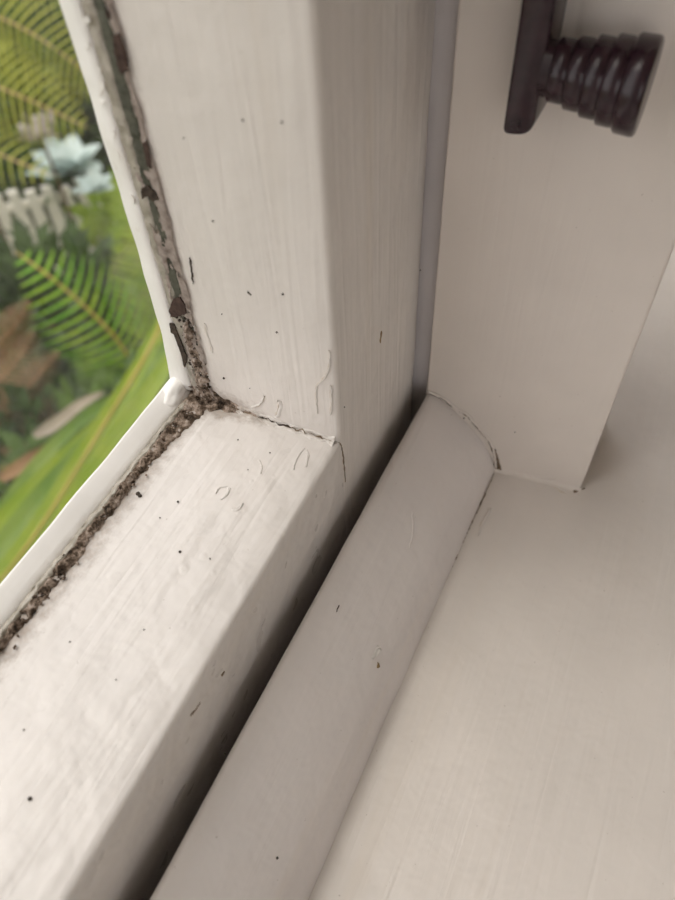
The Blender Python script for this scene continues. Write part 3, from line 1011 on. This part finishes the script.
def leaf_quad(bm, c, d, n, L, w, mat=0):
    d = d.normalized()
    s = d.cross(n)
    if s.length < 1e-4:
        s = d.orthogonal()
    s.normalize()
    up = s.cross(d).normalized()
    a = bm.verts.new(c)
    b1 = bm.verts.new(c + d * L * 0.45 + s * w + up * L * 0.05)
    b2 = bm.verts.new(c + d * L * 0.45 - s * w + up * L * 0.05)
    m_ = bm.verts.new(c + d * L * 0.5)
    e = bm.verts.new(c + d * L - up * L * 0.12)
    for fv in ((a, b1, m_), (a, m_, b2), (b1, e, m_), (m_, e, b2)):
        f = bm.faces.new(fv)
        f.material_index = mat
def shrub(name, label, c, rad, n, L, w, mt, cat='shrub', group=None):
    base = Vector((c.x, c.y, G(c.y)))
    t = thing(name, label, cat, base, group)
    bm = bmesh.new()
    for i in range(n):
        d = Vector((random.gauss(0, 1), random.gauss(0, 1), random.gauss(0, 1))).normalized()
        q = c + Vector((d.x * rad[0], d.y * rad[1], d.z * rad[2])) * random.random() ** 0.4
        dd = (d + Vector((0, 0, 0.25)) + Vector((random.uniform(-.8, .8), random.uniform(-.8, .8), random.uniform(-.6, .6)))).normalized()
        leaf_quad(bm, q, dd, Vector((random.uniform(-.5, .5), random.uniform(-.5, .5), 1)), L * random.uniform(0.6, 1.3), w * random.uniform(0.7, 1.2))
    obj('foliage', bm, mt, t, False, kind='stuff')
    for k in range(3):
        tube('stem', [base + Vector((random.uniform(-.03, .03), random.uniform(-.03, .03), -0.02)), base.lerp(c, 0.6) + Vector((random.uniform(-.06, .06), random.uniform(-.06, .06), 0)), c + Vector((random.uniform(-.5, .5) * rad[0], random.uniform(-.5, .5) * rad[1], 0.2 * rad[2]))], [0.012, 0.009, 0.004], M['trunk'], t)
    return t
def tube(name, pts, rads, mt, parent, seg=8, smooth_it=2):
    if smooth_it:
        n0 = len(pts)
        P = chaikin([Vector(p) for p in pts], smooth_it)
        R_ = []
        for i in range(len(P)):
            f = i / (len(P) - 1) * (n0 - 1)
            k = min(n0 - 2, int(f))
            R_.append(rads[k] + (rads[k + 1] - rads[k]) * (f - k))
    else:
        P, R_ = pts, rads
    bm = bmesh.new()
    rings = []
    for i, p in enumerate(P):
        t = (P[min(len(P) - 1, i + 1)] - P[max(0, i - 1)]).normalized()
        a = t.orthogonal().normalized()
        b = t.cross(a)
        rings.append([bm.verts.new(p + (a * math.cos(2 * math.pi * k / seg) + b * math.sin(2 * math.pi * k / seg)) * R_[i]) for k in range(seg)])
    for r0, r1 in zip(rings, rings[1:]):
        for k in range(seg):
            bm.faces.new((r0[k], r0[(k + 1) % seg], r1[(k + 1) % seg], r1[k]))
    bm.faces.new(rings[0])
    bm.faces.new(rings[-1])
    return obj(name, bm, mt, parent)
def frond(parent, pts, n, L, w, normal, mt, rmt, sweep=0.35, droop=0.25, rr=0.004, start=0.08, shape=None):
    """fern frond: ochre rachis, a comb of leaflets on both sides"""
    P = chaikin([Vector(p) for p in pts], 3)
    cum = [0.0]
    for a, b in zip(P, P[1:]):
        cum.append(cum[-1] + (b - a).length)
    def at(s):
        s *= cum[-1]
        k = 0
        while k < len(P) - 2 and cum[k + 1] < s:
            k += 1
        f = (s - cum[k]) / max(1e-9, cum[k + 1] - cum[k])
        return P[k].lerp(P[k + 1], f), (P[k + 1] - P[k]).normalized()
    bm = bmesh.new()
    normal = normal.normalized()
    for i in range(n):
        s = start + (1 - start) * i / n
        c, t = at(s)
        sd = t.cross(normal).normalized()
        nn = sd.cross(t).normalized()
        prof = shape(s) if shape else math.sin(math.pi * min(1, 0.18 + 0.82 * s)) ** 0.7
        for sg in (-1, 1):
            ll = L * prof * random.uniform(0.92, 1.05)
            if ll < 0.004:
                continue
            prev = None
            for k in range(6):
                f = k / 5
                q = c + sd * sg * ll * f + t * ll * (sweep * f + 0.12 * f * f) - nn * ll * droop * f * f
                hw = w * (1 - f) ** 0.6 * (0.75 + 0.5 * f) if k < 5 else 0.0005
                a, b = bm.verts.new(q - t * hw - nn * hw * 0.25), bm.verts.new(q + t * hw - nn * hw * 0.25)
                mid = bm.verts.new(q)
                if prev:
                    bm.faces.new((prev[0], prev[2], mid, a))
                    bm.faces.new((prev[2], prev[1], b, mid))
                prev = (a, b, mid)
    o = obj('frond', bm, mt, parent, 'keep')
    rk = tube('rachis', P, [rr * (1 - 0.75 * i / (len(P) - 1)) for i in range(len(P))], rmt, None, 6, 0)
    rk.parent = o
    return o

# tree fern whose crown is just out of the picture at the left
D = 1.9
crown = W(-150, 5, D)
tf = thing('tree_fern', 'yellow-green tree fern with long arching feathery fronds at the upper left', 'fern', (crown.x, crown.y, G(crown.y)))
tube('trunk', [Vector((crown.x, crown.y, G(crown.y) - 0.03)), Vector((crown.x + 0.02, crown.y, (G(crown.y) + crown.z) / 2)), crown], [0.08, 0.065, 0.06], M['trunk'], tf, 12)
view = (CAM - crown).normalized()
def fr(pix, n=46, L=0.15, w=0.0042, dist=(D, D, D), mt='fern_yellow', nrm=None, **kw):
    pts = [crown] + [W(px, py, d) for (px, py), d in zip(pix, dist)]
    return frond(tf, pts, n, L, w, nrm or (view + Vector((0, 0, 0.5))), M[mt], M['rachis_pink'], **kw)
fr([(-60, 0), (20, 22), (110, 90)], n=29, L=0.145, droop=0.3)
fr([(-60, 70), (5, 88), (88, 128)], n=26, L=0.12, dist=(1.8, 1.75, 1.75), droop=0.3)
fr([(-70, -45), (10, -42), (120, 10)], n=26, L=0.10, dist=(2.0, 2.05, 2.1))
fr([(-70, 120), (-30, 142), (52, 176)], n=21, L=0.09, dist=(1.8, 1.75, 1.7), droop=0.4)
fr([(-90, -90), (0, -110), (130, -60)], n=44, L=0.16, dist=(2.1, 2.2, 2.3))
fr([(-200, 80), (-220, 180), (-230, 260)], n=50, L=0.15)
fr([(-260, -10), (-340, 20), (-400, 90)], n=50, L=0.15)
fr([(-180, -90), (-200, -170), (-230, -190)], n=50, L=0.15, dist=(2, 2.2, 2.4))

# bright low fern in the middle
base = W(150, 400, 1.62)
lf = thing('fern', 'bright green fern with one broad frond facing the glass', 'fern', (base.x, base.y, G(base.y)))
v2 = (CAM - W(60, 290, 1.45)).normalized()
b0 = Vector((base.x, base.y, G(base.y)))
def leafshape(s):
    return max(0.02, math.sin(math.pi * min(1.0, 0.30 + 0.70 * s)) ** 0.85)
frond(lf, [b0, W(128, 352, 1.50), W(98, 318, 1.45), W(55, 280, 1.42), W(16, 252, 1.45)], 17, 0.105, 0.0052, v2 + Vector((0.2, 0, 0.3)), M['fern_green'], M['rachis'], 0.25, 0.2, 0.0045, 0.34,
      shape=lambda s: max(0.05, math.sin(math.pi * min(1, max(0.0, (s - 0.32) / 0.68) * 0.75 + 0.25)) ** 0.8))
frond(lf, [b0, W(165, 330, 1.55), W(150, 240, 1.6), W(118, 175, 1.7)], 26, 0.10, 0.0045, v2, M['strap'], M['rachis'], 0.35, 0.3, 0.004, 0.35)
frond(lf, [b0, W(210, 330, 1.5), W(250, 270, 1.5), W(290, 260, 1.5)], 26, 0.11, 0.0045, v2, M['fern_green'], M['rachis'], 0.35, 0.3, 0.004, 0.35)
frond(lf, [b0, W(130, 440, 1.5), W(60, 452, 1.42), W(0, 470, 1.38)], 30, 0.09, 0.004, v2 + Vector((0, 0, 0.6)), M['shrub_mid'], M['rachis'], 0.35, 0.3, 0.004, 0.35)

# lime strap-leaved plant right under the window
sb = Vector((0.10, 0.62, G(0.62)))
sp = thing('strap_leaf_plant', 'lime green strap-leaved plant close under the bottom of the glass', 'plant', sb)
def blade(parent, pts, w, mt, nrm, midrib=True):
    P = chaikin([Vector(p) for p in pts], 3)
    bm = bmesh.new()
    prev = None
    n = len(P)
    for i, p in enumerate(P):
        f = i / (n - 1)
        t = (P[min(n - 1, i + 1)] - P[max(0, i - 1)]).normalized()
        sd = t.cross(nrm).normalized()
        nn = sd.cross(t).normalized()
        hw = w * min(1, 0.35 + 2.2 * f) * max(0.02, 1 - f ** 3)
        row = [bm.verts.new(p - sd * hw + nn * hw * 0.25), bm.verts.new(p - sd * hw * 0.5 + nn * hw * 0.06), bm.verts.new(p), bm.verts.new(p + sd * hw * 0.5 + nn * hw * 0.06), bm.verts.new(p + sd * hw + nn * hw * 0.25)]
        if prev:
            for k in range(4):
                bm.faces.new((prev[k], prev[k + 1], row[k + 1], row[k]))
        prev = row
    o = obj('leaf_blade', bm, mt, parent, 'keep')
    if midrib:
        nrmd = nrm.normalized() * 0.001
        rk = tube('midrib', [p + nrmd for p in P[:-2]], [0.0022] * (n - 2), M['rachis'], None, 6, 0)
        rk.parent = o
    return o
vn = (CAM - W(90, 450, 0.8)).normalized()
for off, dd, w, mk, rib in ((0, 0.00, 0.016, 'strap', True), (26, -0.05, 0.017, 'strap', False), (48, -0.10, 0.018, 'strap_soft', False), (-22, 0.06, 0.015, 'strap_soft', False),
                           (14, 0.10, 0.014, 'strap_soft', False), (-42, 0.10, 0.013, 'strap', False), (38, 0.02, 0.014, 'strap', False), (-58, 0.14, 0.012, 'strap_soft', False), (66, -0.12, 0.016, 'strap', False), (90, -0.10, 0.018, 'strap_soft', False)):
    j = random.uniform(-10, 10)
    blade(sp, [sb + Vector((random.uniform(-.04, .04), random.uniform(-.04, .04), 0)), W(-52 + off, 650 + j, 1.10 + dd), W(28 + off * 0.9, 540 - j, 1.0 + dd), W(100 + off * 0.7, 440 + j, 1.0 + dd),
               W(160 + off * 0.5 + j, 348 + abs(off) * 0.8, 1.02 + dd), W(185 + off * 0.5 + j, 290 + abs(off) * 1.2, 1.1 + dd)], w, M[mk], vn, rib)
for off in (-120, -170):
    blade(sp, [sb, W(off, 640, 1.2), W(off - 40, 560, 1.1), W(off - 80, 520, 1.1)], 0.016, M['strap'], vn, False)

# bushes filling the bed
shrub('leafy_shrub', 'dark green dense shrub behind the fern fronds', W(95, 90, 3.0), (0.50, 0.45, 0.40), 2600, 0.085, 0.020, M['shrub_dark'])
shrub('leafy_shrub', 'dark leafy shrub right behind the blue-grey rosettes', W(30, 110, 3.0), (0.30, 0.25, 0.22), 1000, 0.08, 0.018, M['shrub_dark'])
shrub('leafy_shrub', 'dark low shrub around the bright fern frond', W(40, 335, 1.88), (0.28, 0.22, 0.18), 1000, 0.07, 0.017, M['shrub_dark'])
shrub('leafy_shrub', 'dark green low shrub beside the dead brown frond', W(20, 440, 1.62), (0.26, 0.20, 0.14), 1000, 0.065, 0.016, M['shrub_dark'])
shrub('leafy_shrub', 'yellow-green airy shrub right of the pale pickets', W(138, 235, 2.4), (0.11, 0.13, 0.17), 300, 0.075, 0.022, M['strap'])
shrub('leafy_shrub', 'tall mid green bush at the far left beyond the tree fern', W(-60, -20, 3.6), (0.9, 0.5, 0.5), 2600, 0.11, 0.026, M['shrub_mid'])
shrub('leafy_shrub', 'mid green bush beyond the upright sash edge', W(190, 120, 3.4), (0.6, 0.5, 0.6), 2200, 0.10, 0.024, M['shrub_mid'])
shrub('leafy_shrub', 'mid green low bush under the lime leaves', W(120, 480, 1.45), (0.28, 0.22, 0.13), 900, 0.065, 0.016, M['shrub_mid'])

# blue-grey rosette plants
def rosette(c, n, L, w, label):
    t = thing('blue_grey_rosette', label, 'plant', c, 'blue-grey rosette plants')
    for i in range(n):
        a = i * 2.4
        el = 0.35 + 0.7 * (i / n)
        d = Vector((math.cos(a) * math.cos(el), math.sin(a) * math.cos(el), math.sin(el)))
        s = d.cross(Vector((0, 0, 1))).normalized()
        bm = bmesh.new()
        prev = None
        for k in range(7):
            f = k / 6
            q = c + d * L * f - Vector((0, 0, 0.25 * L * f * f))
            hw = w * math.sin(math.pi * (0.12 + 0.85 * f))
            row = [bm.verts.new(q - s * hw), bm.verts.new(q - Vector((0, 0, hw * 0.3))), bm.verts.new(q + s * hw)]
            if prev:
                bm.faces.new((prev[0], prev[1], row[1], row[0]))
                bm.faces.new((prev[1], prev[2], row[2], row[1]))
            prev = row
        obj('leaf', bm, M['blue_leaf'], t, 'keep')
rosette(W(70, 170, 2.35), 13, 0.13, 0.036, 'larger blue-grey broad-leaved rosette above the pale pickets')
rosette(W(96, 190, 2.2), 9, 0.07, 0.022, 'smaller blue-grey rosette right of the larger one')

# low pale picket edging
pf = thing('picket_edging', 'low weathered white picket edging behind the ferns', 'fence', W(10, 250, 2.62))
A, B = W(-130, 185, 2.62), W(100, 192, 2.62)
fd = (Vector((B.x, B.y, 0)) - Vector((A.x, A.y, 0)))
for i in range(13):
    p = Vector((A.x, A.y, 0)) + fd * (i / 12)
    ztop = W(20, 190, 2.62).z + random.uniform(-0.02, 0.02)
    bm = box_bm((-0.028, -0.008, GZ - 0.02), (0.028, 0.008, ztop))
    tops = [v for v in bm.verts if v.co.z > ztop - 0.001]
    for v in tops:
        v.co.x *= 0.55
    o = obj('picket', bm, M['picket'], None, False)
    o.parent = pf
    o.matrix_parent_inverse = Matrix.Translation(-pf.location)
    o.location = (p.x, p.y, 0)
    o.rotation_euler = (0, 0, math.atan2(fd.y, fd.x) + random.uniform(-0.1, 0.1))
for dz in (-0.05, -0.22):
    tube('rail', [Vector((A.x, A.y + 0.02, W(20, 190, 2.62).z + dz)), Vector((B.x, B.y + 0.02, W(20, 190, 2.62).z + dz))], [0.016, 0.016], M['picket'], pf, 6, 0)

# pale fallen timber, dead fronds, rocks
dl = thing('dead_fern', 'collapsed brown dead fern fronds at the left edge of the view', 'dead fern', (W(-40, 430, 1.7).x, W(-40, 430, 1.7).y, G(1.1)))
v3 = (CAM - W(10, 380, 1.5)).normalized()
for pix, L in (([(-80, 470), (-20, 400), (20, 360), (34, 330)], 0.06), ([(-60, 500), (0, 420), (30, 385), (60, 350)], 0.05), ([(-60, 420), (-10, 350), (14, 330), (30, 300)], 0.05), ([(-40, 520), (10, 460), (40, 430), (70, 390)], 0.045)):
    frond(dl, [W(px, py, 1.5) for px, py in pix], 30, L, 0.0024, v3, M['dead'], M['dead'], 0.5, 0.5, 0.0035, 0.05)
dw = thing('fallen_leaf', 'bleached dead leaf lying diagonally over the greenery', 'dead leaf', W(80, 410, 1.35))
blade(dw, [W(34, 436, 1.36), W(55, 424, 1.33), W(82, 402, 1.35), W(104, 392, 1.38)], 0.011, M['dead_pale'], v3, False)
dw = thing('fallen_leaf', 'tan dead leaf lying lower down near the lime leaves', 'dead leaf', W(40, 455, 1.3))
blade(dw, [W(0, 480, 1.3), W(30, 458, 1.3), W(62, 440, 1.32)], 0.011, M['dead'], v3, False)
def rock(c, r, mt, label):
    bm = bmesh.new()
    bmesh.ops.create_icosphere(bm, subdivisions=4, radius=1.0)
    for v in bm.verts:
        d = v.co.copy()
        k = 1 + 0.28 * noise.noise(d * 1.3 + c) + 0.1 * noise.noise(d * 4 + c)
        v.co = c + Vector((d.x * r[0], d.y * r[1], d.z * r[2])) * k
    tag(obj('garden_rock', bm, mt), label, 'rock')
c = W(118, 300, 1.95)
rock(c, (0.07, 0.06, 0.06), M['rock_dark'], 'dark slate rock at the foot of the bright fern frond')
c = W(112, 345, 1.9)
rock(Vector((c.x - 0.02, c.y - 0.06, c.z - 0.06)), (0.13, 0.08, 0.08), M['rock'], 'grey rock below the dark slate rock')
c = W(35, 260, 2.3)
# pale mauve flower head
c = W(38, 128, 2.18)
fh = thing('hydrangea_flower', 'pale mauve flower head among the yellow-green fronds', 'flower', c)
bm = bmesh.new()
for i in range(90):
    d = Vector((random.gauss(0, 1), random.gauss(0, 1), random.gauss(0, 1))).normalized()
    leaf_quad(bm, c + Vector((d.x * 0.055, d.y * 0.055, d.z * 0.035)) * random.uniform(0.4, 1.0), Vector((random.uniform(-1, 1), random.uniform(-1, 1), random.uniform(-.3, .6))) + d * 0.2, d, 0.022, 0.009)
obj('petals', bm, M['petal'], fh, False, kind='stuff')
tube('stem', [Vector((c.x, c.y, G(c.y))), c], [0.006, 0.004], M['trunk'], fh, 6, 0)
